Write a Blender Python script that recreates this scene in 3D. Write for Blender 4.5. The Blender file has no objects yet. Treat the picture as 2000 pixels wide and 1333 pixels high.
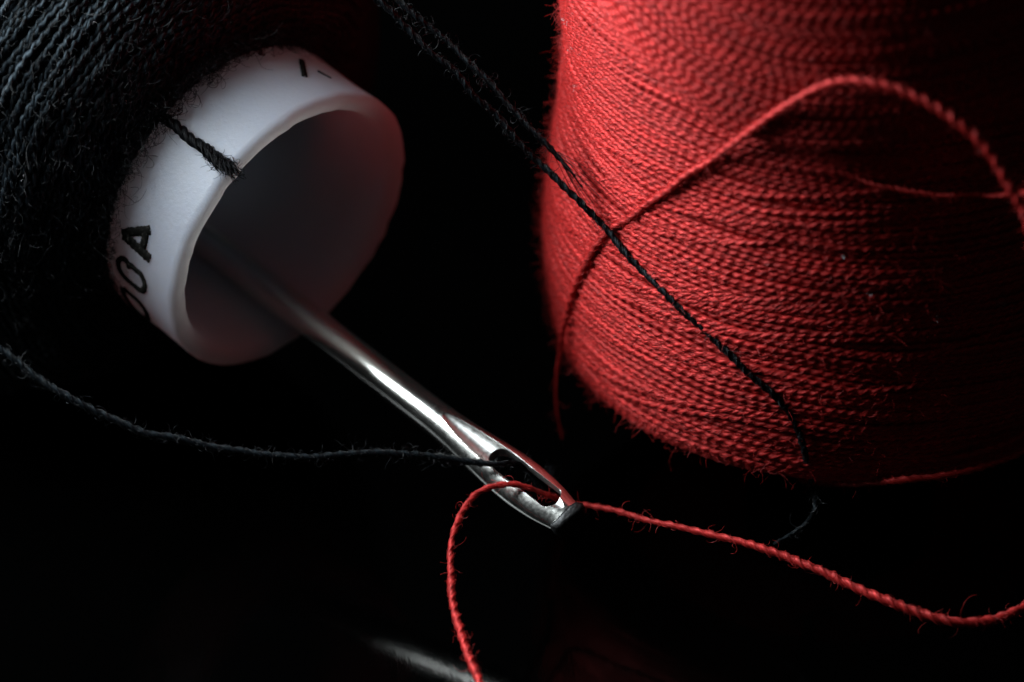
import bpy, bmesh, math
import numpy as np
from mathutils import Vector

# 1 Blender unit = 1 millimetre (macro close-up)
rng = np.random.default_rng(7)
sc = bpy.context.scene
col = sc.collection
sc.unit_settings.system = 'METRIC'
sc.unit_settings.scale_length = 0.001
sc.unit_settings.length_unit = 'MILLIMETERS'

# ------------------------------------------------------------------ camera
PITCH = math.radians(33.0)
PXMM = 65.0                       # photograph pixels (2000 wide) per millimetre in the focal plane
DIST = 200.0
R = np.array([1.0, 0, 0])
T = np.array([0, -math.cos(PITCH), math.sin(PITCH)])     # towards the camera
U = np.array([0, math.sin(PITCH), math.cos(PITCH)])
C = np.array([0, 0, 8.4])
CAM = C + T * DIST

cam_data = bpy.data.cameras.new('camera')
cam = bpy.data.objects.new('camera', cam_data)
col.objects.link(cam)
cam.location = CAM
cam.rotation_euler = (math.pi / 2 - PITCH, 0, 0)
cam_data.sensor_width = 36.0
cam_data.lens = DIST * 36.0 / (2000 / PXMM)
cam_data.clip_start = 1.0
cam_data.clip_end = 3000.0
cam_data.dof.use_dof = True
cam_data.dof.focus_distance = DIST + 0.3
APERTURE_RADIUS = 2.6            # mm
cam_data.dof.aperture_fstop = cam_data.lens * 1e-3 / (2 * APERTURE_RADIUS)
sc.camera = cam

# ------------------------------------------------------------------ world: a dark studio
w = bpy.data.worlds.new('World')
sc.world = w
w.use_nodes = True
w.node_tree.nodes['Background'].inputs[0].default_value = (0.008, 0.0085, 0.009, 1)
w.node_tree.nodes['Background'].inputs[1].default_value = 1.0

# ------------------------------------------------------------------ lamps: softbox upper left, low strip at the left
def cam_dir(x, y, z):
    v = R * x + U * y + T * z
    return v / np.linalg.norm(v)

def area(name, direction, dist, sx, sy, power, color, target, spread=180):
    d = bpy.data.lights.new(name, 'AREA')
    d.shape = 'RECTANGLE'
    d.size = sx
    d.size_y = sy
    d.energy = power
    d.color = color
    d.spread = math.radians(spread)
    o = bpy.data.objects.new(name, d)
    col.objects.link(o)
    p = np.array(target) + np.array(direction) * dist
    o.location = p
    o.rotation_euler = Vector(np.array(target) - p).to_track_quat('-Z', 'Y').to_euler()
    return o

def world_dir(az_left, el):
    a, e = math.radians(az_left), math.radians(el)
    return np.array([-math.cos(e) * math.sin(a), -math.cos(e) * math.cos(a), math.sin(e)])

NEEDLE_MID = C + R * -2.5 + U * -2.0 + T * -3.0
area('softbox', world_dir(100, 41), 44, 27, 27, 38500, (0.86, 0.95, 1.0), NEEDLE_MID, 150)

vs = sc.view_settings
vs.view_transform = 'Standard'
vs.look = 'None'
vs.exposure = 0.0
vs.gamma = 1.0
sc.cycles.use_denoising = True
sc.cycles.max_bounces = 8

# ------------------------------------------------------------------ helpers
def unit(v):
    return v / np.maximum(np.linalg.norm(v, axis=-1, keepdims=True), 1e-12)

def P(px, py, t):
    k = (DIST - t) / DIST
    return C + R * ((px - 1000) / PXMM * k) + U * ((666.5 - py) / PXMM * k) + T * t

def tag(o, label=None, cat=None, group=None, kind=None):
    if label: o['label'] = label
    if cat: o['category'] = cat
    if group: o['group'] = group
    if kind: o['kind'] = kind
    return o

def empty(name, loc):
    o = bpy.data.objects.new(name, None)
    col.objects.link(o)
    o.location = loc
    o.empty_display_size = 1.0
    return o

def link(me, name, mat, parent):
    o = bpy.data.objects.new(name, me)
    col.objects.link(o)
    if mat: me.materials.append(mat)
    if parent is not None:
        o.parent = parent
        base = np.array(parent.location)
        if parent.parent is not None: base = base + np.array(parent.parent.location)
        o.location = -base if parent.type == 'EMPTY' else (0, 0, 0)
    return o

def build(name, V, Q, mat, parent=None, tw=None, smooth=True):
    """one mesh object from an array of vertices and an array of quads"""
    V = np.asarray(V, dtype=np.float32).reshape(-1, 3)
    Q = np.asarray(Q, dtype=np.int32).reshape(-1, 4)
    me = bpy.data.meshes.new(name)
    me.vertices.add(len(V)); me.vertices.foreach_set('co', V.ravel())
    me.loops.add(len(Q) * 4); me.loops.foreach_set('vertex_index', Q.ravel())
    me.polygons.add(len(Q)); me.polygons.foreach_set('loop_start', np.arange(len(Q), dtype=np.int32) * 4)
    me.update(calc_edges=True)
    me.polygons.foreach_set('use_smooth', np.full(len(Q), smooth))
    if tw is not None:
        at = me.attributes.new('tw', 'FLOAT_VECTOR', 'POINT')
        at.data.foreach_set('vector', np.asarray(tw, dtype=np.float32).ravel())
    me.update()
    return link(me, name, mat, parent)

def grid_quads(M, K, wrap, off=0):
    i = np.arange(M - 1)[:, None]
    k = np.arange(K if wrap else K - 1)[None, :]
    k2 = (k + 1) % K
    q = np.stack([i * K + k, i * K + k2, (i + 1) * K + k2, (i + 1) * K + k], -1)
    return q.reshape(-1, 4) + off

def catmull(pts, step):
    pts = np.asarray(pts, float)
    p = np.vstack([2 * pts[0] - pts[1], pts, 2 * pts[-1] - pts[-2]])
    out = []
    for i in range(1, len(p) - 2):
        n = max(2, int(np.linalg.norm(p[i + 1] - p[i]) / step) + 1)
        t = np.linspace(0, 1, n, endpoint=False)[:, None]
        out.append(0.5 * (2 * p[i] + (p[i + 1] - p[i - 1]) * t + (2 * p[i - 1] - 5 * p[i] + 4 * p[i + 1] - p[i + 2]) * t ** 2
                          + (-p[i - 1] + 3 * p[i] - 3 * p[i + 1] + p[i + 2]) * t ** 3))
    out.append(pts[-1:])
    return np.vstack(out)

def resample(path, step):
    d = np.r_[0, np.cumsum(np.linalg.norm(np.diff(path, axis=0), axis=1))]
    n = max(3, int(d[-1] / step) + 1)
    s = np.linspace(0, d[-1], n)
    return np.stack([np.interp(s, d, path[:, k]) for k in range(path.shape[1])], -1), s

def frames(path):
    tan = unit(np.gradient(path, axis=0))
    n = np.zeros_like(path)
    ref = np.array([0.3, 0.2, 0.9])
    v = np.cross(tan[0], ref); v = v / np.linalg.norm(v)
    for i in range(len(path)):
        v = v - tan[i] * np.dot(v, tan[i]); v = v / np.linalg.norm(v)
        n[i] = v
    return tan, n, np.cross(tan, n)

def smooth_noise(n, scale, amp, g=rng):
    """smooth random values along n samples, 'scale' samples per knot"""
    k = max(4, int(n / scale) + 3)
    y = g.normal(0, 1, k)
    x = np.linspace(0, k - 1.001, n)
    i = x.astype(int); f = x - i; f = f * f * (3 - 2 * f)
    return amp * (y[i] * (1 - f) + y[np.minimum(i + 1, k - 1)] * f)

def lobe(alpha, plies, fill):
    """outline of a thread of round plies, 1 at the top of a ply"""
    h = math.pi / plies
    b = (alpha + h) % (2 * h) - h
    d = 1.0 / (1 + math.sin(h)); rho = 1 - d
    r = d * np.cos(b) + np.sqrt(np.maximum(rho ** 2 - (d * np.sin(b)) ** 2, 0))
    return np.maximum(r, fill)

def tubes(paths, rad, sides=3, taper=True):
    """many thin tubes at once: paths (N, M, 3)"""
    N, M, _ = paths.shape
    tan = unit(np.gradient(paths, axis=1))
    ref = rng.normal(0, 1, (N, 1, 3))
    n = unit(np.cross(tan, ref)); b = np.cross(tan, n)
    rr = np.broadcast_to(np.asarray(rad, float).reshape(-1, 1), (N, M)).copy()
    if taper: rr = rr * np.linspace(1.1, 0.55, M)[None, :]
    a = np.arange(sides) * 2 * math.pi / sides
    V = paths[:, :, None, :] + rr[:, :, None, None] * (np.cos(a)[None, None, :, None] * n[:, :, None, :] + np.sin(a)[None, None, :, None] * b[:, :, None, :])
    q = grid_quads(M, sides, True)
    Q = (q[None] + (np.arange(N) * M * sides)[:, None, None]).reshape(-1, 4)
    return V.reshape(-1, 3), Q

def fibre_paths(roots, dirs, length, curl=0.5, seg=6, wild=0.25):
    N = len(roots)
    d = unit(dirs)
    axis = rng.normal(0, 1, (N, 3)) * curl
    out = [roots]
    p = roots.copy()
    for i in range(seg):
        d = unit(d + np.cross(d, axis) * 0.5 + rng.normal(0, wild, (N, 3)) * 0.5)
        p = p + d * (np.asarray(length).reshape(-1, 1) / seg)
        out.append(p.copy())
    return np.stack(out, 1)

# ------------------------------------------------------------------ materials
def new_mat(name):
    m = bpy.data.materials.new(name)
    m.use_nodes = True
    return m, m.node_tree.nodes, m.node_tree.links, m.node_tree.nodes['Principled BSDF']

def thread_mat(name, dark, light, rough, spec, sheen, sheen_tint, bump=0.6, metal=0.0, spec_tint=(1, 1, 1)):
    m, n, l, b = new_mat(name)
    at = n.new('ShaderNodeAttribute'); at.attribute_name = 'tw'
    mp = n.new('ShaderNodeVectorMath'); mp.operation = 'MULTIPLY'; mp.inputs[1].default_value = (3.2, 4.5, 1)
    l.new(at.outputs['Vector'], mp.inputs[0])
    no = n.new('ShaderNodeTexNoise'); no.inputs['Scale'].default_value = 1.0; no.inputs['Detail'].default_value = 3
    l.new(mp.outputs[0], no.inputs['Vector'])
    ra = n.new('ShaderNodeValToRGB')
    ra.color_ramp.elements[0].position = 0.33; ra.color_ramp.elements[0].color = (*dark, 1)
    ra.color_ramp.elements[1].position = 0.68; ra.color_ramp.elements[1].color = (*light, 1)
    l.new(no.outputs['Fac'], ra.inputs[0])
    # slow shifts of dye from strand to strand
    m2 = n.new('ShaderNodeVectorMath'); m2.operation = 'MULTIPLY'; m2.inputs[1].default_value = (0.22, 0.0, 0.6)
    l.new(at.outputs['Vector'], m2.inputs[0])
    n2 = n.new('ShaderNodeTexNoise'); n2.inputs['Scale'].default_value = 1.0; n2.inputs['Detail'].default_value = 2
    l.new(m2.outputs[0], n2.inputs['Vector'])
    mr = n.new('ShaderNodeMapRange'); mr.inputs['From Min'].default_value = 0.3; mr.inputs['From Max'].default_value = 0.7
    mr.inputs['To Min'].default_value = 0.72; mr.inputs['To Max'].default_value = 1.18
    l.new(n2.outputs['Fac'], mr.inputs['Value'])
    hs = n.new('ShaderNodeHueSaturation'); l.new(ra.outputs[0], hs.inputs['Color']); l.new(mr.outputs[0], hs.inputs['Value'])
    l.new(hs.outputs[0], b.inputs['Base Color'])
    bu = n.new('ShaderNodeBump'); bu.inputs['Strength'].default_value = bump; bu.inputs['Distance'].default_value = 0.03
    l.new(no.outputs['Fac'], bu.inputs['Height'])
    l.new(bu.outputs[0], b.inputs['Normal'])
    b.inputs['Roughness'].default_value = rough
    b.inputs['Specular IOR Level'].default_value = spec
    b.inputs['Sheen Weight'].default_value = sheen
    b.inputs['Metallic'].default_value = metal
    b.inputs['Specular Tint'].default_value = (*spec_tint, 1)
    b.inputs['Sheen Roughness'].default_value = 0.4
    b.inputs['Sheen Tint'].default_value = (*sheen_tint, 1)
    return m

def plain_mat(name, color, rough, spec=0.5, metal=0.0):
    m, n, l, b = new_mat(name)
    b.inputs['Base Color'].default_value = (*color, 1)
    b.inputs['Roughness'].default_value = rough
    b.inputs['Specular IOR Level'].default_value = spec
    b.inputs['Metallic'].default_value = metal
    return m

M_RED = thread_mat('red_thread', (0.26, 0.004, 0.005), (0.78, 0.036, 0.032), 0.46, 0.55, 0.08, (1.0, 0.25, 0.2), metal=0.36, spec_tint=(1.0, 0.8, 0.75))
M_RED_FIBRE = plain_mat('red_fibre', (0.66, 0.040, 0.036), 0.42, 0.45)
M_BLACK = thread_mat('black_thread', (0.0015, 0.002, 0.0025), (0.013, 0.018, 0.024), 0.50, 0.46, 0.0, (0.6, 0.75, 0.9), spec_tint=(0.66, 0.86, 1.0))
M_BLACK_FIBRE = plain_mat('black_fibre', (0.004, 0.005, 0.006), 0.36, 0.35)
M_BLACK_LOOSE = thread_mat('loose_black_thread', (0.001, 0.0013, 0.0016), (0.005, 0.0065, 0.008), 0.46, 0.16, 0.0, (0.6, 0.75, 0.9), spec_tint=(0.66, 0.86, 1.0))
M_FRAY = plain_mat('dull_black_fibre', (0.003, 0.003, 0.004), 0.5, 0.12)
M_CORE = plain_mat('dark_plastic', (0.01, 0.01, 0.011), 0.6, 0.2)
def ink_mat():
    m, n, l, b = new_mat('worn_black_ink')
    tc = n.new('ShaderNodeTexCoord')
    no = n.new('ShaderNodeTexNoise'); no.inputs['Scale'].default_value = 9.0; no.inputs['Detail'].default_value = 6; no.inputs['Roughness'].default_value = 0.75
    l.new(tc.outputs['Object'], no.inputs['Vector'])
    ra = n.new('ShaderNodeValToRGB')
    ra.color_ramp.elements[0].position = 0.55; ra.color_ramp.elements[0].color = (0.004, 0.0037, 0.003, 1)
    ra.color_ramp.elements[1].position = 0.72; ra.color_ramp.elements[1].color = (0.11, 0.10, 0.085, 1)
    l.new(no.outputs['Fac'], ra.inputs[0]); l.new(ra.outputs[0], b.inputs['Base Color'])
    b.inputs['Roughness'].default_value = 0.7; b.inputs['Specular IOR Level'].default_value = 0.08
    return m
M_INK = ink_mat()
M_LINT = plain_mat('pale_lint', (0.7, 0.66, 0.66), 0.7, 0.3)

def plastic_mat():
    m, n, l, b = new_mat('white_plastic')
    b.inputs['Base Color'].default_value = (0.46, 0.50, 0.575, 1)
    b.inputs['Roughness'].default_value = 0.42
    b.inputs['Specular IOR Level'].default_value = 0.5
    b.inputs['Subsurface Weight'].default_value = 0.8
    b.inputs['Subsurface Radius'].default_value = (1.0, 0.85, 0.7)
    b.inputs['Subsurface Scale'].default_value = 0.5
    tc = n.new('ShaderNodeTexCoord')
    no = n.new('ShaderNodeTexNoise'); no.inputs['Scale'].default_value = 7.0; no.inputs['Detail'].default_value = 5
    no.inputs['Roughness'].default_value = 0.65
    l.new(tc.outputs['Object'], no.inputs['Vector'])
    bu = n.new('ShaderNodeBump'); bu.inputs['Strength'].default_value = 0.35; bu.inputs['Distance'].default_value = 0.06
    l.new(no.outputs['Fac'], bu.inputs['Height']); l.new(bu.outputs[0], b.inputs['Normal'])
    # milky plastic: part of the light goes through the thin wall
    tr = n.new('ShaderNodeBsdfTranslucent'); tr.inputs['Color'].default_value = (0.90, 0.88, 0.85, 1)
    mx = n.new('ShaderNodeMixShader'); mx.inputs[0].default_value = 0.57
    l.new(b.outputs[0], mx.inputs[1]); l.new(tr.outputs[0], mx.inputs[2])
    l.new(mx.outputs[0], n['Material Output'].inputs['Surface'])
    return m
M_WHITE = plastic_mat()

def steel_mat(name, color, r0, r1, bump, edge=0.0, brushed=False):
    m, n, l, b = new_mat(name)
    b.inputs['Metallic'].default_value = 1.0
    b.inputs['Base Color'].default_value = (*color, 1)
    tc = n.new('ShaderNodeTexCoord')
    no = n.new('ShaderNodeTexNoise'); no.inputs['Scale'].default_value = 9.0; no.inputs['Detail'].default_value = 6
    if brushed:
        tc = n.new('ShaderNodeAttribute'); tc.attribute_name = 'tw'
    l.new(tc.outputs['Vector' if brushed else 'Object'], no.inputs['Vector'])
    mr = n.new('ShaderNodeMapRange'); mr.inputs['From Min'].default_value = 0.3; mr.inputs['From Max'].default_value = 0.7
    mr.inputs['To Min'].default_value = r0; mr.inputs['To Max'].default_value = r1
    l.new(no.outputs['Fac'], mr.inputs['Value']); l.new(mr.outputs[0], b.inputs['Roughness'])
    bu = n.new('ShaderNodeBump'); bu.inputs['Strength'].default_value = bump; bu.inputs['Distance'].default_value = 0.02
    l.new(no.outputs['Fac'], bu.inputs['Height']); l.new(bu.outputs[0], b.inputs['Normal'])
    if edge:
        be = n.new('ShaderNodeBevel'); be.samples = 8; be.inputs['Radius'].default_value = edge
        l.new(be.outputs[0], bu.inputs['Normal'])
    return m
M_STEEL = steel_mat('polished_steel', (0.80, 0.79, 0.74), 0.17, 0.25, 0.07, brushed=True)
M_STEEL_EYE = steel_mat('stamped_steel', (0.80, 0.79, 0.74), 0.17, 0.25, 0.03, 0.02)
M_STEEL_CUT = steel_mat('rough_stamped_steel', (0.72, 0.71, 0.68), 0.30, 0.50, 0.15, 0.02)
M_BURNT = steel_mat('scuffed_dark_steel', (0.045, 0.045, 0.045), 0.35, 0.6, 1.0)

def ground_mat():
    m, n, l, b = new_mat('black_acrylic')
    b.inputs['Base Color'].default_value = (0.0003, 0.0003, 0.0003, 1)
    b.inputs['Specular IOR Level'].default_value = 0.18
    b.inputs['Roughness'].default_value = 0.07
    tc = n.new('ShaderNodeTexCoord')
    mp = n.new('ShaderNodeMapping'); mp.inputs['Scale'].default_value = (6, 1.6, 1); mp.inputs['Rotation'].default_value = (0, 0, 0.6)
    l.new(tc.outputs['Object'], mp.inputs[0])
    no = n.new('ShaderNodeTexNoise'); no.inputs['Scale'].default_value = 1.3; no.inputs['Detail'].default_value = 4
    l.new(mp.outputs[0], no.inputs['Vector'])
    bu = n.new('ShaderNodeBump'); bu.inputs['Strength'].default_value = 0.06; bu.inputs['Distance'].default_value = 0.05
    l.new(no.outputs['Fac'], bu.inputs['Height']); l.new(bu.outputs[0], b.inputs['Normal'])
    return m

# ------------------------------------------------------------------ the dark glossy surface everything stands on
G = 600.0
ground = build('ground', [(-G, -G, 0), (G, -G, 0), (G, G, 0), (-G, G, 0)], [(0, 1, 2, 3)], ground_mat(), smooth=False)
tag(ground, kind='structure')

# ------------------------------------------------------------------ profiles and windings
class Profile:
    """radius and height along a winding's outline, by arc length"""
    def __init__(self, pts):
        c = catmull(np.array([(p[0], p[1], 0) for p in pts]), 0.05)[:, :2]
        self.d = np.r_[0, np.cumsum(np.linalg.norm(np.diff(c, axis=0), axis=1))]
        self.c = c
        t = unit(np.gradient(c, axis=0))
        self.t = t
    def at(self, u):
        r = np.interp(u, self.d, self.c[:, 0]); h = np.interp(u, self.d, self.c[:, 1])
        tr = np.interp(u, self.d, self.t[:, 0]); th = np.interp(u, self.d, self.t[:, 1])
        return r, h, tr, th
    def radius_at_h(self, h):
        o = np.argsort(self.c[:, 1])
        return np.interp(h, self.c[o, 1], self.c[o, 0])

def winding_row(O, A, e1, e2, prof, theta, u, lift, r0, pitch, phase, plies=2, K=9, fill=0.64, ident=0.0, s0=0.0, hug=None):
    r, h, tr, th = prof.at(u)
    r = r + lift
    er = np.cos(theta)[:, None] * e1 + np.sin(theta)[:, None] * e2
    nrm = unit(er * th[:, None] - A * tr[:, None])
    bn = unit(er * tr[:, None] + A * th[:, None])
    ctr = O + A * h[:, None] + er * r[:, None]
    ds = np.r_[0, np.cumsum(np.linalg.norm(np.diff(ctr, axis=0), axis=1))]
    tau = 2 * math.pi * ds / pitch + phase
    psi = np.linspace(-1.9, 1.9, K)
    alpha = psi[None, :] - tau[:, None]
    rr = r0 * lobe(alpha, plies, fill)
    V = ctr[:, None, :] + rr[:, :, None] * (np.cos(psi)[None, :, None] * nrm[:, None, :] + np.sin(psi)[None, :, None] * bn[:, None, :])
    tw = np.stack([np.broadcast_to(ds[:, None], rr.shape) + s0, alpha % (2 * math.pi) * 0 + alpha, np.full(rr.shape, ident)], -1)
    if hug is not None:
        nf, lo, hi, store = hug
        ok = np.where((theta > lo) & (theta < hi))[0]
        if len(ok) > 40:
            i0 = rng.integers(ok[0], ok[-1] - 16, nf)
            st = rng.integers(1, 3, nf)
            ii = np.minimum(i0[:, None] + np.arange(5)[None, :] * st[:, None], len(theta) - 1)
            p0 = rng.uniform(-1.3, 0.5, nf)
            ps = p0[:, None] + (tau[ii] - tau[i0][:, None]) * rng.uniform(0.2, 1.2, nf)[:, None]
            ra = r0 * lobe(ps - tau[ii], plies, fill) * (1.0 + rng.uniform(0.0, 0.10, nf)[:, None] + np.abs(np.linspace(-1, 1, 5))[None, :] ** 3 * rng.uniform(0, 0.45, nf)[:, None])
            store.append(ctr[ii] + ra[..., None] * (np.cos(ps)[..., None] * nrm[ii] + np.sin(ps)[..., None] * bn[ii]))
    return V.reshape(-1, 3), grid_quads(len(theta), K, False), tw.reshape(-1, 3), ctr, nrm, er

class Bag:
    def __init__(self): self.V, self.Q, self.W, self.n = [], [], [], 0
    def add(self, V, Q, W=None):
        self.V.append(V); self.Q.append(Q + self.n); self.n += len(V)
        if W is not None: self.W.append(W)
    def build(self, name, mat, parent=None):
        return build(name, np.vstack(self.V), np.vstack(self.Q), mat, parent, np.vstack(self.W) if self.W else None)

def revolve(name, pts, O, A, e1, e2, mat, parent, n=96, closed=False):
    th = np.arange(n) * 2 * math.pi / n
    pts = list(pts) + ([pts[0]] if closed else [])
    V = np.array([[O + A * h + r * (math.cos(t) * e1 + math.sin(t) * e2) for t in th] for r, h in pts])
    return build(name, V, grid_quads(len(pts), n, True), mat, parent)

def make_thread(name, pts, r0, pitch, mat, fmat, parent=None, plies=2, fuzz=10, fuzz_len=(0.15, 0.8), K=14, fill=0.74, frad=0.0042, rings=14, thin_end=None, wobble=0.025, clumps=(), prof=((0, 1), (1, 1)), hug=34):
    """a twisted thread along the points, with its own flyaway fibres as a child"""
    path = catmull(pts, 0.05)
    path, s = resample(path, pitch / rings)
    M = len(path)
    path = path + np.stack([smooth_noise(M, rings * 1.3, wobble) for _ in range(3)], -1)
    tan, n, b = frames(path)
    tau = 2 * math.pi * s / pitch + np.cumsum(smooth_noise(M, rings * 3, 0.03))
    a = np.arange(K) * 2 * math.pi / K
    rad = r0 * (1 + smooth_noise(M, rings * 0.9, 0.055))
    rad = rad * np.interp(s / s[-1], [p[0] for p in prof], [p[1] for p in prof])
    if thin_end is not None:
        rad = rad * np.clip((s[-1] - s) / thin_end, 0.12, 1) ** 0.8
    rr = rad[:, None] * lobe(a, plies, fill)[None, :]
    ang = a[None, :] + tau[:, None]
    V = path[:, None, :] + rr[:, :, None] * (np.cos(ang)[:, :, None] * n[:, None, :] + np.sin(ang)[:, :, None] * b[:, None, :])
    tw = np.stack([np.broadcast_to(s[:, None], rr.shape), np.broadcast_to(a[None, :], rr.shape), np.full(rr.shape, rng.uniform(0, 50))], -1)
    o = build(name, V, grid_quads(M, K, True), mat, parent, tw.reshape(-1, 3))
    NH = int(hug * s[-1])
    i0 = rng.integers(1, M - rings - 2, NH)
    ii = i0[:, None] + (np.arange(7)[None, :] * (rings / 14.0) * rng.uniform(0.6, 1.5, NH)[:, None]).astype(int)
    ii = np.minimum(ii, M - 1)
    a0 = rng.uniform(0, 2 * math.pi, NH)
    an = a0[:, None] + tau[ii] + rng.normal(0, 0.25, NH)[:, None] * np.linspace(-1, 1, 7)[None, :]
    ra = rad[ii] * lobe(an - tau[ii], plies, fill) * (1.0 + rng.uniform(-.02, 0.08, NH)[:, None] + np.abs(np.linspace(-1, 1, 7))[None, :] ** 3 * rng.uniform(0, 0.5, NH)[:, None] ** 1.5)
    hp = path[ii] + ra[..., None] * (np.cos(an)[..., None] * n[ii] + np.sin(an)[..., None] * b[ii])
    hV, hQ = tubes(hp, frad * rng.uniform(0.8, 1.4, NH))
    f = build('surface_fibres', hV, hQ, fmat, o if parent is None else parent)
    tag(f, kind='stuff')
    N = int(fuzz * s[-1])
    if N:
        i = rng.integers(1, M - 1, N)
        extra = [rng.integers(max(1, int(c0 * M)), max(2, int(c1 * M)), k) for c0, c1, k in clumps]
        big = np.r_[np.zeros(N, bool), np.ones(sum(len(e) for e in extra), bool)]
        i = np.r_[i, np.concatenate(extra)] if extra else i
        N = len(i)
        an = rng.uniform(0, 2 * math.pi, N)
        out = np.cos(an)[:, None] * n[i] + np.sin(an)[:, None] * b[i]
        root = path[i] + out * (rad[i] * 0.8)[:, None]
        d = out * rng.uniform(0.05, 0.75, N)[:, None] + tan[i] * rng.choice([-1, 1], N)[:, None] * rng.uniform(0.2, 1.2, N)[:, None]
        L = rng.uniform(fuzz_len[0], fuzz_len[1], N) ** 1.0 * rng.uniform(0.5, 1, N)
        L = np.where(big, L * 1.9, L)
        fp = fibre_paths(root, d, L, curl=0.8, seg=7)
        fV, fQ = tubes(fp, frad * rng.uniform(0.7, 1.2, N))
        f = build('fibres', fV, fQ, fmat, o if parent is None else parent)
        tag(f, kind='stuff')
    return o, path

# ================================================================== RED SPOOL
zax = np.array([0, 0, 1.0]); ex = np.array([1.0, 0, 0]); ey = np.array([0, 1.0, 0])
RC = P(1650, 640, -9.0)
RO = np.array([RC[0], RC[1], RC[2]])            # centre of the winding's lower edge
red = empty('red_thread_spool', (RO[0], RO[1], 0))
tag(red, 'upright spool tightly wound with bright red sewing thread', 'thread spool')
red_prof = Profile([(6.6, -0.25), (7.6, -0.15), (8.55, 0.12), (9.0, 0.7), (9.22, 1.6), (9.37, 3.0), (9.33, 4.6), (9.10, 6.8), (8.84, 9.0), (8.78, 10.6), (8.9, 12.5), (8.93, 14.0), (8.8, 17.0), (8.5, 21.0), (8.2, 26.0)])
DEG = math.radians
# theta measured so that theta = 0 faces the camera side (-Y) and negative is to the left
e_front = -ey; e_right = ex
base_pts = [(r - 0.08, h) for r, h in zip(red_prof.c[::8, 0], red_prof.c[::8, 1])]
revolve('core', [(3.0, -RO[2]), (3.0, -RO[2] * 0.5), (3.0, -0.1)], RO, zax, e_front, e_right, M_CORE, red)
o = revolve('winding_bed', base_pts, RO, zax, e_front, e_right, M_RED, red)

r_thread = 0.117
ROW = 0.168
pitch_w = 0.72
bag = Bag()
pool_c, pool_n = [], []
th0, th1 = DEG(-115), DEG(78)
nth = int((th1 - th0) * 9.2 / pitch_w * 13)
theta = np.linspace(th0, th1, nth)
wander_a = smooth_noise(nth, nth / 7, 1.0); wander_b = smooth_noise(nth, nth / 11, 1.0); wander_c = smooth_noise(nth, nth / 5, 1.0)
u_end = red_prof.d[-1] - 6.5
nrow = int(u_end / ROW)
tilt = np.zeros(nrow); g_lift = np.zeros(nrow); g_cen = np.zeros(nrow)
k = 0
while k < nrow:                               # bundles of rows laid at slightly different angles
    n_ = int(rng.integers(5, 15))
    tilt[k:k + n_] = rng.normal(0, 0.024); g_lift[k:k + n_] = rng.uniform(-0.03, 0.05); g_cen[k:k + n_] = rng.uniform(-0.9, 0.3)
    k += n_
lifts = smooth_noise(nrow, 6, 0.03) + rng.normal(0, 0.022, nrow)
red_hug = []
for i in range(nrow):
    if 0.25 + i * ROW > 18.3: break
    u0 = 0.25 + i * ROW + rng.normal(0, 0.032)
    f = 0.5 + 0.5 * math.sin(i * 0.13)
    u = u0 - (0.055 * theta + tilt[i] * (theta - g_cen[i])) * 9.2 * min(1, u0 / 3.0) + 0.10 * (wander_a * f + wander_b * (1 - f)) + smooth_noise(nth, 110, 0.03)
    u = np.clip(u, 0.05, red_prof.d[-1] - 0.1)
    lift = lifts[i] + g_lift[i] + smooth_noise(nth, 60, 0.028)
    V, Q, W, ctr, nrm, er = winding_row(RO, zax, e_front, e_right, red_prof, theta, u, lift, r_thread * rng.uniform(0.94, 1.08), pitch_w * rng.uniform(0.93, 1.07), rng.uniform(0, 6.28), ident=i * 3.7, K=7, hug=(140, DEG(-100), DEG(50), red_hug))
    bag.add(V, Q, W)
    pool_c.append(ctr[::6]); pool_n.append(nrm[::6])
for k in range(34):                      # rows that ride across the others
    c0 = rng.uniform(DEG(-95), DEG(45)); half = rng.uniform(0.35, 0.9)
    a0, a1 = np.searchsorted(theta, [c0 - half, c0 + half])
    if a1 - a0 < 60: continue
    tt = theta[a0:a1]
    u = rng.uniform(2.0, 13.0) - rng.choice([-1, 1]) * rng.uniform(0.05, 0.22) * 9.2 * (tt - c0) + smooth_noise(a1 - a0, 120, 0.05)
    e = np.minimum(1, np.minimum(tt - tt[0], tt[-1] - tt) / 0.12)
    V, Q, W, ctr, nrm, er = winding_row(RO, zax, e_front, e_right, red_prof, tt, np.clip(u, .5, u_end), 0.05 * e - 0.10 * (1 - e), r_thread, pitch_w * rng.uniform(0.93, 1.07), rng.uniform(0, 6.28), ident=900 + k * 5.1, K=8, hug=(40, DEG(-100), DEG(55), red_hug))
    bag.add(V, Q, W)
o = bag.build('winding', M_RED, red); tag(o, kind='stuff')

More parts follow.
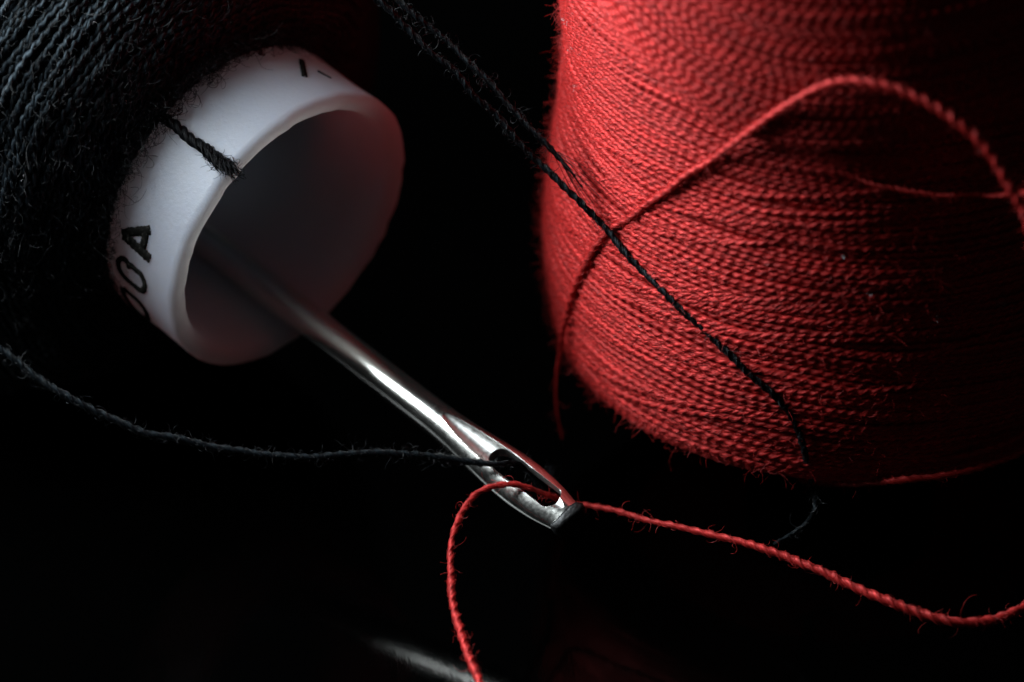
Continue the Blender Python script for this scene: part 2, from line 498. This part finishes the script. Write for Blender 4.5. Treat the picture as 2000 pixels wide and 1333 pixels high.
# an upper layer wound across it, with a sloping lower edge
bag = Bag()
key_th = np.array([-125, -90, -70, -55, -38, -22, -8, 10, 40, 105.0])
key_h = np.array([17.8, 16.9, 15.5, 14.25, 13.0, 12.15, 12.1, 12.5, 13.0, 14.5])
nth = len(theta)
hb = np.interp(np.degrees(theta), key_th, key_h)
kk = np.ones(61) / 61
hb = np.convolve(np.r_[np.full(30, hb[0]), hb, np.full(30, hb[-1])], kk, 'valid')
u_off = red_prof.d[-1] - 26.0
for i in range(33):
    u = hb + u_off + i * ROW * 1.02 + rng.normal(0, 0.02) + 0.05 * wander_c + smooth_noise(nth, 130, 0.02)
    ok = u < red_prof.d[-1] - 0.3
    if ok.sum() < 40: continue
    idx = np.where(ok)[0]; a0, a1 = idx[0], idx[-1] + 1
    lift = 0.27 + 0.13 * min(1, i / 3) + rng.normal(0, 0.02) + smooth_noise(nth, 90, 0.018)
    V, Q, W, ctr, nrm, er = winding_row(RO, zax, e_front, e_right, red_prof, theta[a0:a1], u[a0:a1], lift[a0:a1], r_thread * rng.uniform(0.96, 1.1), pitch_w * rng.uniform(0.93, 1.07), rng.uniform(0, 6.28), ident=500 + i * 3.7, K=7, hug=(140, DEG(-100), DEG(50), red_hug))
    bag.add(V, Q, W)
    pool_c.append(ctr[::6]); pool_n.append(nrm[::6])
o = bag.build('cross_winding', M_RED, red); tag(o, kind='stuff')

def red_radius(h, th):
    r = red_prof.radius_at_h(h)
    if h > np.interp(math.degrees(th), key_th, key_h): r = r + 0.4
    return r + 0.10

def surf_red(px, py, off=0.0):
    """point of the red winding seen at a photograph pixel"""
    a, b = P(px, py, 30.0), P(px, py, -30.0)
    for k in range(1201):
        p = a + (b - a) * (k / 1200)
        v = p - RO
        h = v[2]
        if h < -0.3: continue
        rho = math.hypot(v[0], v[1])
        th = math.atan2(v[0], -v[1])
        if rho <= red_radius(h, th) + off: return p
    return P(px, py, -4.0)

# fibres lying along the plies, then flyaway ones
hV, hQ = tubes(np.concatenate(red_hug), 0.0065 * rng.uniform(0.7, 1.3, sum(len(x) for x in red_hug)))
o = build('surface_fibres', hV, hQ, M_RED_FIBRE, red); tag(o, kind='stuff')
pc = np.vstack(pool_c); pn = np.vstack(pool_n)
vis = ((pn @ T) > -0.35)
pc, pn = pc[vis], pn[vis]
N = 11500
i = rng.integers(0, len(pc), N)
left = np.where(pn @ R < -0.62)[0]
i[-4200:] = left[rng.integers(0, len(left), 4200)]
tang = unit(np.cross(np.broadcast_to(zax, (N, 3)), pn[i]))
d = pn[i] * rng.uniform(0.05, 0.8, N)[:, None] + tang * rng.choice([-1, 1], N)[:, None] * rng.uniform(0.4, 1.3, N)[:, None] + rng.normal(0, 0.35, (N, 3))
L = rng.uniform(0.12, 0.6, N); L[:200] *= 2.0
fp = fibre_paths(pc[i] + pn[i] * 0.10, d, L, curl=0.5, seg=5)
fV, fQ = tubes(fp, 0.0040 * rng.uniform(0.7, 1.25, N))
o = build('fibres', fV, fQ, M_RED_FIBRE, red); tag(o, kind='stuff')

# loose strands of the red spool
def S(px, py, off=0.1): return surf_red(px, py, off)
def F(px, py, off, margin=4.6):
    """standing clear of the winding, out of its own shade"""
    p = S(px, py, off); t = float(np.dot(p - C, T))
    u = (666.5 - py) / PXMM
    return P(px, py, max(t, (0.545 * u + margin) / 0.839))
loop_pts = [F(2036, 540, 1.2, 4.8), F(2002, 430, 1.5, 4.6), F(1965, 347, 1.5, 4.3), F(1920, 284, 1.5, 3.9), F(1872, 242, 1.4, 3.4), F(1820, 207, 1.3, 2.9), F(1762, 181, 1.2, 2.4), F(1706, 166, 1.0, 2.0), S(1648, 162, .95), S(1582, 180, .65), S(1512, 222, .4),
            S(1445, 272, .20), S(1380, 318, .16), S(1310, 365, .14), S(1240, 418, .13), S(1188, 455, .12), S(1150, 505, .12), S(1120, 570, .12), S(1103, 640, .14), P(1092, 700, -6.0), P(1087, 760, -6.6), P(1090, 815, -7.0), P(1096, 860, -7.2)]
tt_ = np.array([float(np.dot(p - C, T)) for p in loop_pts])
for _ in range(3): tt_[1:12] = (tt_[0:11] + 2 * tt_[1:12] + tt_[2:13]) / 4          # an even rise off the winding
loop_pts = [CAM + (p - CAM) * ((DIST - t_) / (DIST - float(np.dot(p - C, T)))) for p, t_ in zip(loop_pts, tt_)]
make_thread('loose_thread', loop_pts, 0.145, 0.86, M_RED, M_RED_FIBRE, red, fuzz=9, prof=((0, 1.2), (.35, 1.1), (.5, .9), (.8, .8), (.9, .55), (1, .2)))
make_thread('loose_thread', [S(1560, 938, -.05), S(1640, 944, .06), S(1730, 940, .3), S(1820, 932, .55), S(1910, 914, .75), S(1985, 886, .85), S(2030, 862, .85)], 0.125, 0.75, M_RED, M_RED_FIBRE, red, fuzz=12)
make_thread('loose_thread', [S(1800, 902, .0), S(1860, 895, .12), S(1930, 880, .4), S(2000, 850, .6), S(2040, 832, .6)], 0.12, 0.75, M_RED, M_RED_FIBRE, red, fuzz=12)
make_thread('loose_thread', [S(1600, 322, -.02), S(1680, 352, .15), S(1750, 372, .5), S(1850, 383, .9), S(1940, 382, 1.1), F(2035, 374, 1.0)], 0.075, 0.5, M_RED, M_RED_FIBRE, red, fuzz=6)

# ================================================================== BLACK SPOOL (lying on its side) with white core tube
ax = 0.693 * R - 0.52 * U + 0.5 * T; ax = ax / np.linalg.norm(ax)      # out of the tube, towards lower right and the camera
mm_ = 0.6 * R + 0.8 * U; mm_ = mm_ - ax * np.dot(mm_, ax); mm_ = mm_ / np.linalg.norm(mm_)
nn = np.cross(mm_, ax); nn = nn if np.dot(nn, T) > 0 else -nn          # the side of the spool that faces the camera
TC = P(570, 455, -4.0)
RT = 4.82
black = empty('black_thread_spool', (TC[0] - ax[0] * 10, TC[1] - ax[1] * 10, 0))
tag(black, 'cone of fuzzy black thread lying on its side with a white plastic core tube', 'thread spool')

th = np.arange(160) * 2 * math.pi / 160
prof_t = [(3.95, -16.0), (RT, -16.0), (RT - 0.02, -8), (RT - .02, -3.0), (RT - .02, -1.5), (RT, -0.7), (RT + 0.03, -0.32), (RT + 0.02, -0.14), (RT - 0.07, -0.03), (RT - 0.2, 0.02), (RT - 0.36, 0.0), (RT - 0.52, -0.10),
          (RT - 0.62, -0.30), (RT - 0.67, -0.65), (RT - 0.70, -1.2), (RT - 0.72, -2.5), (RT - 0.76, -6.0), (RT - 0.87, -16.0)]
V = []
nick_h = smooth_noise(160, 2.2, 0.022) + smooth_noise(160, 24, 0.008)
nick_r = smooth_noise(160, 2.0, 0.007)
nick_h[-1] = nick_h[0]; nick_r[-1] = nick_r[0]
for r, h in prof_t:
    near = max(0.0, 1 + h / 0.5) if h > -0.5 else 0.0
    V.append([TC + ax * (h + near * nick_h[k]) + (r + near * nick_r[k]) * (math.cos(t) * nn + math.sin(t) * mm_) for k, t in enumerate(th)])
tube = build('core_tube', np.array(V), grid_quads(len(prof_t), 160, True), M_WHITE, black)
tube['label'] = 'white plastic core tube with black printed letters'

def surf_tube(px, py, off=0.0):
    a, b = P(px, py, 20.0), P(px, py, -25.0)
    for k in range(1801):
        p = a + (b - a) * (k / 1800)
        v = p - TC
        s = float(np.dot(v, ax))
        if s > 0: continue
        q = v - ax * s
        if np.linalg.norm(q) <= RT + off: return p, q / np.linalg.norm(q)
    p = P(px, py, -4.0)
    q = p - TC; q = q - ax * np.dot(q, ax)
    return TC + ax * np.dot(p - TC, ax) + q / np.linalg.norm(q) * (RT + off), q / np.linalg.norm(q)

def letter(strokes):
    """printed strokes that follow the tube's surface"""
    bag = Bag()
    for width, pix in strokes:
        hit = [surf_tube(*p) for p in pix]
        path = catmull(np.array([h[0] for h in hit]), 0.04)
        path, s = resample(path, 0.035)
        v = path - TC; q = unit(v - np.outer(v @ ax, ax))
        path = TC + np.outer(v @ ax, ax) + q * RT
        tan = unit(np.gradient(path, axis=0)); side = np.cross(q, tan)
        M = len(path)
        wl = width * 0.5 * (1 + smooth_noise(M, 1.6, 0.11)); wr = width * 0.5 * (1 + smooth_noise(M, 1.6, 0.11))
        path = np.vstack([path[:1] - tan[:1] * 0.03, path, path[-1:] + tan[-1:] * 0.03])
        q = np.vstack([q[:1], q, q[-1:]]); side = np.vstack([side[:1], side, side[-1:]])
        wl = np.r_[0.02, wl, 0.02]; wr = np.r_[0.02, wr, 0.02]
        lift = 0.022 + rng.uniform(0, 0.006)
        ring = [path - side * wl[:, None] - q * 0.04, path - side * wl[:, None] * 0.96 + q * lift, path + q * (lift + 0.004), path + side * wr[:, None] * 0.96 + q * lift, path + side * wr[:, None] - q * 0.04]
        V = np.stack(ring, 1)
        bag.add(V.reshape(-1, 3), grid_quads(len(path), 5, False))
    o = bag.build('letter', M_INK, tube)
    return o

def Z(zx, zy): return (200 + zx * 0.195, 420 + zy * 0.195)
letter([(0.29, [Z(205, 185), Z(300, 170), Z(390, 160), Z(475, 155)]), (0.33, [Z(215, 200), Z(290, 270), Z(360, 335), Z(425, 395), Z(478, 440)]), (0.25, [Z(432, 170), Z(425, 230), Z(415, 300), Z(405, 360)])])
letter([(0.19, [Z(262, 490), Z(215, 440), Z(165, 455), Z(170, 540), Z(235, 635), Z(310, 700), Z(380, 755), Z(415, 750), Z(425, 690), Z(395, 610), Z(340, 555), Z(290, 512), Z(255, 520)])])
letter([(0.19, [Z(200, 730), Z(220, 800), Z(280, 890), Z(350, 965), Z(410, 1015), Z(455, 1040), Z(440, 980), Z(390, 900), Z(330, 835), Z(270, 785), Z(215, 735)])])
letter([(0.18, [(589, 118), (592, 134), (595, 150)])])
letter([(0.05, [(622, 140), (645, 153)])])

# winding of the black cone
black_prof = Profile([(4.70, 3.25), (5.2, 3.28), (6.2, 3.5), (7.2, 3.95), (8.1, 4.6), (9.0, 5.6), (9.9, 7.0), (10.55, 8.9), (11.12, 12.2), (11.6, 15.0), (12.1, 18.0)])
bax = -ax
bed = [(r - 0.14, h) for r, h in zip(black_prof.c[::6, 0], black_prof.c[::6, 1])]
bed = bed + [(9.5, 18.3), (4.9, 18.3)]
revolve('winding_bed', bed, TC, bax, nn, mm_, M_BLACK, black)
bag = Bag(); bpool_c, bpool_n = [], []
theta = np.linspace(DEG(-105), DEG(105), 640)
black_hug = []
wa = smooth_noise(640, 160, 1.0); wb = smooth_noise(640, 110, 1.0)
rows = int(9.8 / 0.172)
for i in range(rows):
    f = 0.5 + 0.5 * math.sin(i * 0.21)
    u = 0.05 + i * 0.172 + rng.normal(0, 0.035) + 0.16 * (wa * f + wb * (1 - f)) + smooth_noise(640, 40, 0.05) + (0.05 + 0.03 * math.sin(i * .33)) * 8 * theta * min(1, i / 12)
    u = np.clip(u, 0.02, black_prof.d[-1] - 0.2)
    lift = rng.normal(0, 0.026) + smooth_noise(640, 30, 0.05)
    V, Q, W, ctr, nrm, er = winding_row(TC, bax, nn, mm_, black_prof, theta, u, lift, 0.125 * rng.uniform(0.9, 1.12), 0.80 * rng.uniform(0.93, 1.07), rng.uniform(0, 6.28), ident=i * 2.9, K=8, fill=0.58, hug=(260, DEG(-80), DEG(85), black_hug))
    bag.add(V, Q, W)
    bpool_c.append(ctr[::5]); bpool_n.append(nrm[::5])
o = bag.build('winding', M_BLACK, black); tag(o, kind='stuff')
hV, hQ = tubes(np.concatenate(black_hug), 0.0095 * rng.uniform(0.7, 1.3, sum(len(x) for x in black_hug)))
o = build('surface_fibres', hV, hQ, M_BLACK_FIBRE, black); tag(o, kind='stuff')

pc = np.vstack(bpool_c); pn = np.vstack(bpool_n)
vis = ((pn @ T) > -0.3) & (((pc - TC) @ ax) > -9)
pc, pn = pc[vis], pn[vis]
N = 9500
i = rng.integers(0, len(pc), N)
d = pn[i] * rng.uniform(0.1, 1.0, N)[:, None] + rng.normal(0, 0.6, (N, 3))
L = rng.uniform(0.15, 0.8, N); L[:1100] *= 1.9
fp = fibre_paths(pc[i] + pn[i] * 0.1, d, L, curl=0.8, seg=6)
fV, fQ = tubes(fp, 0.0075 * rng.uniform(0.7, 1.2, N))
o = build('fibres', fV, fQ, M_BLACK_FIBRE, black); tag(o, kind='stuff')
# curly fibres reaching from the winding over the white tube
N = 2200
an = rng.uniform(DEG(-105), DEG(105), N)
er = np.cos(an)[:, None] * nn + np.sin(an)[:, None] * mm_
root = TC - ax * rng.uniform(2.7, 3.5, N)[:, None] + er * (RT + rng.uniform(0.03, 0.9, N))[:, None]
d = ax * rng.uniform(0.1, 1.0, N)[:, None] + rng.normal(0, 0.55, (N, 3)) + er * rng.uniform(-0.1, 0.35, N)[:, None]
L = rng.uniform(0.3, 1.1, N); L[:420] *= 1.8
fp = fibre_paths(root, d, L, curl=1.0, seg=10, wild=0.3)
# keep them outside the tube
v = fp - TC; s_ = v @ ax; q = v - s_[..., None] * ax; rad = np.linalg.norm(q, axis=-1, keepdims=True)
q = q / rad * np.maximum(rad, RT + 0.03)
fp = TC + s_[..., None] * ax + q
fV, fQ = tubes(fp, 0.0095 * rng.uniform(0.7, 1.2, N))
o = build('fibres', fV, fQ, M_BLACK_FIBRE, black); tag(o, kind='stuff')

# frayed cut end of the black thread lying on the tube
pix = [(285, 195), (318, 228), (345, 247), (372, 272), (400, 290), (425, 312), (448, 330)]
path = np.array([surf_tube(x, y, 0.2)[0] for x, y in pix])
path = catmull(path, 0.04); path, s = resample(path, 0.045)
tan, n1, b1 = frames(path); M = len(path)
NF = 300
ply = rng.integers(0, 3, NF)
tau = 2 * math.pi * s / 1.05
fr = np.clip((s / s[-1] - 0.55) / 0.45, 0, 1)
paths = []
for k in range(NF):
    pa = tau + ply[k] * 2 * math.pi / 3
    ro = 0.092; ri = 0.092 * math.sqrt(rng.uniform(0, 1)); ia = rng.uniform(0, 6.28) + tau * 1.2
    x = ro * np.cos(pa) + ri * np.cos(ia) + fr ** 1.5 * rng.normal(0, 0.17)
    y = ro * np.sin(pa) + ri * np.sin(ia) + fr ** 1.5 * rng.normal(0, 0.06)
    pth = path + n1 * x[:, None] + b1 * y[:, None]
    end = int(M * rng.uniform(0.86, 1.0))
    ext = tan[-1] * rng.uniform(0, 0.7)
    pth = pth + (fr ** 2)[:, None] * ext
    p2, _ = resample(pth[:end], 0.09)
    p3 = np.stack([np.interp(np.linspace(0, 1, 40), np.linspace(0, 1, len(p2)), p2[:, c]) for c in range(3)], -1)
    paths.append(p3)
paths = np.array(paths)
v = paths - TC; s_ = v @ ax; q = v - s_[..., None] * ax; rad = np.linalg.norm(q, axis=-1, keepdims=True)
paths = TC + s_[..., None] * ax + q / rad * np.maximum(rad, RT + 0.012)
fV, fQ = tubes(paths, np.full(NF, 0.013), taper=False)
N = 70                                        # split fibres at the cut
root = path[-int(M * .22):][rng.integers(0, int(M * .22), N)] + rng.normal(0, 0.07, (N, 3))
fp = fibre_paths(root, tan[-1] * rng.uniform(0.4, 1.2, N)[:, None] + rng.normal(0, 0.45, (N, 3)), rng.uniform(0.25, 0.8, N), curl=0.7, seg=7)
v = fp - TC; s_ = v @ ax; q = v - s_[..., None] * ax; rad = np.linalg.norm(q, axis=-1, keepdims=True)
fp = TC + s_[..., None] * ax + q / rad * np.maximum(rad, RT + 0.015)
eV, eQ = tubes(fp, np.full(N, 0.009))
fQ = np.vstack([fQ, eQ + len(fV)]); fV = np.vstack([fV, eV])
o = build('thread_end', fV, fQ, M_FRAY, black)
o['label'] = 'frayed cut end of black thread lying on the white tube'

# ================================================================== NEEDLE
q_off = -3.12
NO = TC - 1.88 * mm_ + q_off * nn
al = math.radians(12)
GA = math.cos(al) * nn + math.sin(al) * mm_      # direction of the eye opening
WA = math.cos(al) * mm_ - math.sin(al) * nn      # across the needle
needle = empty('sewing_needle', tuple(NO + ax * 4))
tag(needle, 'polished steel sewing needle leaning out of the white tube, eye end threaded', 'needle')
SK = np.array([-13, 5.4, 6.2, 7.0, 8.0, 9.0, 9.8, 10.6, 11.2, 11.6, 11.95])
WK = np.array([.53, .53, .535, .56, .65, .75, .79, .76, .69, .62, .53])
TK = np.array([.53, .53, .53, .52, .50, .47, .44, .41, .375, .345, .31])
def needle_ring(s, K=40, scale=1.0):
    wv = np.interp(s, SK, WK); tv = np.interp(s, SK, TK)
    a = np.arange(K) * 2 * math.pi / K
    e = 0.92 if s > 8 else 1.0
    cx = np.sign(np.cos(a)) * np.abs(np.cos(a)) ** e; sy = np.sign(np.sin(a)) * np.abs(np.sin(a)) ** e
    return NO + ax * s + scale * (wv * cx[:, None] * WA + tv * sy[:, None] * GA)
def smooth_keys(ss):
    return ss
SJ = 6.2
ss = np.linspace(-13, SJ, 60)
V = np.array([needle_ring(s) for s in ss])
aa = np.arange(40) * 2 * math.pi / 40
build('shank', V, grid_quads(len(ss), 40, True), M_STEEL, needle, tw=np.stack([np.broadcast_to(ss[:, None] * 0.12, (60, 40)), np.broadcast_to(np.cos(aa)[None], (60, 40)), np.broadcast_to(np.sin(aa)[None], (60, 40))], -1).reshape(-1, 3))

# smoothed outline for the eye end
fine = np.linspace(5.0, 11.95, 140)
Wf = np.convolve(np.pad(np.interp(fine, SK, WK), 9, mode='edge'), np.ones(19) / 19, 'valid')
Tf = np.convolve(np.pad(np.interp(fine, SK, TK), 9, mode='edge'), np.ones(19) / 19, 'valid')
bm = bmesh.new()
K = 160
def groove(s_, x, g):
    """a long lens-shaped groove stamped into both faces, leading into the eye"""
    cen, hs, x0, hw, gl, hg = 9.55, 2.95, 0.15, 0.46, 0.55, 0.40
    q = 1 - abs((s_ - cen) / hs) ** 1.5 - ((x - x0) / hw) ** 2
    if q <= 0: return g, False
    lim = gl - hg * math.sqrt(q)
    if abs(g) > lim: return math.copysign(lim, g), True
    return g, False
rings = []; cut_v = set()
for s_ in np.linspace(SJ, 11.95, 250):
    wv, tv = np.interp(s_, fine, Wf), np.interp(s_, fine, Tf)
    if s_ < SJ + 0.3:
        f = (s_ - SJ) / 0.3; wv = .535 * (1 - f) + wv * f; tv = .53 * (1 - f) + tv * f
    ring = []
    for k in range(K):
        x, g_ = wv * math.cos(2 * math.pi * k / K), tv * math.sin(2 * math.pi * k / K)
        g_, c_ = groove(s_, x, g_)
        v = bm.verts.new(NO + ax * s_ + x * WA + g_ * GA)
        if c_: cut_v.add(v)
        ring.append(v)
    rings.append(ring)
for r0_, r1_ in zip(rings[:-1], rings[1:]):
    for k in range(K):
        fc = bm.faces.new((r0_[k], r0_[(k + 1) % K], r1_[(k + 1) % K], r1_[k]))
        n_cut = sum(v in cut_v for v in fc.verts)
        if n_cut >= 3: fc.material_index = 1
for ed in bm.edges:
    if len(ed.link_faces) == 2 and ed.link_faces[0].material_index != ed.link_faces[1].material_index: ed.smooth = False
bm.faces.new(rings[0][::-1]); bm.faces.new(rings[-1])
bmesh.ops.recalc_face_normals(bm, faces=bm.faces)
me = bpy.data.meshes.new('eye'); bm.to_mesh(me); bm.free()
for p in me.polygons: p.use_smooth = True
eye = link(me, 'eye', M_STEEL_EYE, needle)
me.materials.append(M_STEEL_CUT)

def cutter_slot(s0, s1, hw):
    bm = bmesh.new()
    outl = []
    for k in range(17):
        a = -math.pi / 2 + math.pi * k / 16
        outl.append((s1 - hw * 0.8 + math.cos(a) * hw * 0.8, math.sin(a) * hw))
    for k in range(17):
        a = math.pi / 2 + math.pi * k / 16
        outl.append((s0 + hw * 1.5 + math.cos(a) * hw * 1.5, math.sin(a) * hw))
    lo = [bm.verts.new(NO + ax * s + WA * (x + 0.14) - GA * 1.2) for s, x in outl]
    hi = [bm.verts.new(NO + ax * s + WA * (x + 0.14) + GA * 1.2) for s, x in outl]
    n_ = len(outl)
    for k in range(n_): bm.faces.new((lo[k], lo[(k + 1) % n_], hi[(k + 1) % n_], hi[k]))
    bm.faces.new(lo[::-1]); bm.faces.new(hi)
    bmesh.ops.recalc_face_normals(bm, faces=bm.faces)
    m = bpy.data.meshes.new('cut'); bm.to_mesh(m); bm.free()
    for p in m.polygons: p.use_smooth = True
    return m
cuts = [cutter_slot(8.6, 11.5, 0.37)]
helpers = []
for m in cuts:
    m.materials.append(M_STEEL_CUT)
    c = bpy.data.objects.new('cut', m); col.objects.link(c); helpers.append(c)
    md = eye.modifiers.new('cut', 'BOOLEAN'); md.object = c; md.operation = 'DIFFERENCE'; md.solver = 'EXACT'; md.material_mode = 'TRANSFER'
# cutters are in world space, the eye is a child of the empty: give them the same placement
bpy.context.view_layer.update()
dg = bpy.context.evaluated_depsgraph_get()
new = bpy.data.meshes.new_from_object(eye.evaluated_get(dg))
eye.modifiers.clear(); eye.data = new
for c in helpers: bpy.data.objects.remove(c)
bm = bmesh.new(); bm.from_mesh(new)
for e in bm.edges:
    if len(e.link_faces) == 2 and e.calc_face_angle(0) > math.radians(32): e.smooth = False
for f in bm.faces: f.smooth = True
bm.to_mesh(new); bm.free()

# dark ragged cut at the very end
K = 20; V = []
for s, f in [(11.90, .80), (11.93, 1.04), (12.02, 1.07), (12.14, 1.05), (12.22, 0.98), (12.25, 0.80), (12.24, 0.4), (12.24, 0.02)]:
    a = np.arange(K) * 2 * math.pi / K + 0.15
    cx = np.sign(np.cos(a)) * np.abs(np.cos(a)) ** 0.55; sy = np.sign(np.sin(a)) * np.abs(np.sin(a)) ** 0.6
    j = 1 + rng.normal(0, 0.045, K)
    V.append(NO + ax * (s + 0.16 * cx[:, None] * 0.4 * 1) + ax * rng.normal(0, 0.012, K)[:, None] + f * (0.56 * (cx * j)[:, None] * WA + 0.35 * (sy * j)[:, None] * GA))
build('tip', np.array(V), grid_quads(8, K, True), M_BURNT, needle)['label'] = 'dark ragged cut end of the needle'

# ================================================================== LOOSE THREADS
def ned(s, x, g): return NO + ax * s + WA * x + GA * g
red_line = [P(2045, 1165, 1.2), P(1995, 1192, 1.6), P(1940, 1210, 1.9), P(1880, 1215, 2.0), P(1810, 1202, 1.9), P(1740, 1178, 1.6), P(1660, 1142, 1.1), P(1580, 1105, .6), P(1500, 1074, 0.0), P(1400, 1048, -.7), P(1300, 1024, -1.4), P(1210, 1000, -2.1),
            P(1150, 988, -2.6), P(1112, 982, -2.75), P(1084, 972, -2.1), P(1060, 962, -1.5), P(1035, 953, -1.15), P(1000, 947, -1.0), P(965, 951, -.95), P(930, 968, -.85), P(900, 1003, -.5), P(884, 1050, 0), P(880, 1110, .6), P(886, 1170, 1.2), P(902, 1240, 2.0), P(925, 1305, 2.9), P(950, 1365, 3.9), P(975, 1420, 4.9)]
o, _ = make_thread('sewing_thread', red_line, 0.150, 0.86, M_RED, M_RED_FIBRE, None, prof=((0, 1.1), (.2, 1.05), (.33, .85), (.45, .62), (.6, .58), (.72, .75), (.85, .95), (1, 1.1)), fuzz=11, fuzz_len=(0.1, 0.8), clumps=((0.04, 0.16, 22), (0.62, 0.66, 12)))
tag(o, 'red thread passing through the needle eye and sagging away to both sides', 'thread')

black_line = [P(-40, 655, -1.6), P(0, 683, -1.5), P(50, 722, -1.4), P(110, 768, -1.3), P(180, 803, -1.3), P(260, 835, -1.3), P(350, 858, -1.3), P(440, 876, -1.3), P(530, 890, -1.3), P(620, 893, -1.3), P(710, 888, -1.4), P(800, 888, -1.5), P(870, 896, -1.5), P(925, 904, -1.45), P(962, 907, -1.4), P(990, 906, -1.5), P(1015, 912, -2.0), P(1040, 930, -2.6), P(1062, 948, -3.1), P(1075, 950, -3.6), P(1080, 935, -4.2), P(1078, 915, -4.8)]
o, _ = make_thread('sewing_thread', black_line, 0.125, 0.82, M_BLACK_LOOSE, M_BLACK_FIBRE, None, fuzz=30, fuzz_len=(0.12, 0.8), frad=0.0062, clumps=((0.45, 0.8, 18), (0.885, 0.96, 70)), prof=((0, 1), (.7, 1), (.8, .75), (.88, .9), (1, 1.1)))
tag(o, 'black thread running from the left edge into the needle eye', 'thread')

over = [P(715, -25, .0), P(745, 8, .0), P(800, 60, -.1), P(860, 118, -.2), P(920, 178, -.3), P(975, 235, -.5), P(1030, 292, -.6), P(1075, 335, -.6), P(1130, 395, -.5), S(1190, 458, .24), S(1245, 520, .10), S(1300, 575, .07), S(1360, 632, .06), S(1420, 690, .06), S(1475, 738, .06), S(1520, 782, .06), S(1553, 835, .06), S(1574, 895, .08), S(1588, 945, .12), P(1592, 985, -1.3), P(1580, 1015, -1.7), P(1548, 1040, -2.0), P(1510, 1062, -2.2)]
o, _ = make_thread('sewing_thread', over, 0.108, 0.76, M_BLACK_LOOSE, M_BLACK_FIBRE, None, prof=((0, 1), (.86, 1), (.93, .7), (1, .5)), fuzz=16, fuzz_len=(0.15, 0.7), frad=0.0075)
tag(o, 'long black thread draped diagonally across the front of the red spool', 'thread')

fray = [P(752, -25, -1.2), P(805, 24, -1.2), P(865, 74, -1.2), P(915, 120, -1.1), P(962, 170, -1.0), P(1008, 222, -.9), P(1050, 268, -.8), P(1082, 302, -.8), P(1110, 332, -.8), P(1138, 366, -.75)]
o, pth = make_thread('sewing_thread', fray, 0.098, 0.76, M_BLACK_LOOSE, M_BLACK_FIBRE, None, fuzz=26, fuzz_len=(0.2, 0.8), frad=0.0075, thin_end=1.6)
tag(o, 'short fraying black thread beside the longer one, its end against the red spool', 'thread')
N = 16
ends = np.array([S(1195 + rng.normal(0, 22), 428 + rng.normal(0, 26), .12) for _ in range(N)])
st = pth[-int(len(pth) * .16)] + rng.normal(0, .05, (N, 3))
md_ = (st + ends) / 2 + T * 0.15 + rng.normal(0, .08, (N, 3))
fp = np.stack([catmull(np.array([a, b_, c]), 0.2)[:8] if False else np.array([a * (1 - t) ** 2 + 2 * b_ * t * (1 - t) + c * t * t for t in np.linspace(0, 1, 10)]) for a, b_, c in zip(st, md_, ends)])
fV, fQ = tubes(fp, np.full(N, 0.009))
f = build('frayed_end', fV, fQ, M_BLACK_FIBRE, o)

# ================================================================== LINT
def lint(points, n_each, size, mat, parent, name='lint'):
    roots = np.repeat(np.asarray(points), n_each, axis=0) + rng.normal(0, size * 0.25, (len(points) * n_each, 3))
    fp = fibre_paths(roots, rng.normal(0, 1, roots.shape), size * rng.uniform(0.5, 1.6, len(roots)), curl=1.3, seg=6)
    V, Q = tubes(fp, 0.006 * rng.uniform(0.7, 1.3, len(roots)))
    return tag(build(name, V, Q, mat, parent), kind='stuff')
pts = [S(1100, 40, .06), S(1106, 46, .06), S(1112, 95, .08), S(1120, 170, .06), S(1946, 595, .12), S(1960, 592, .12), S(1830, 622, .10), S(1235, 548, .05), S(1250, 640, .06), S(1700, 575, .10), S(1650, 500, .08)]
lint(pts, 4, 0.14, M_LINT, red)
i = rng.integers(0, len(pc), 90)
lint(pc[i] + pn[i] * 0.12, 2, 0.12, M_LINT, black)
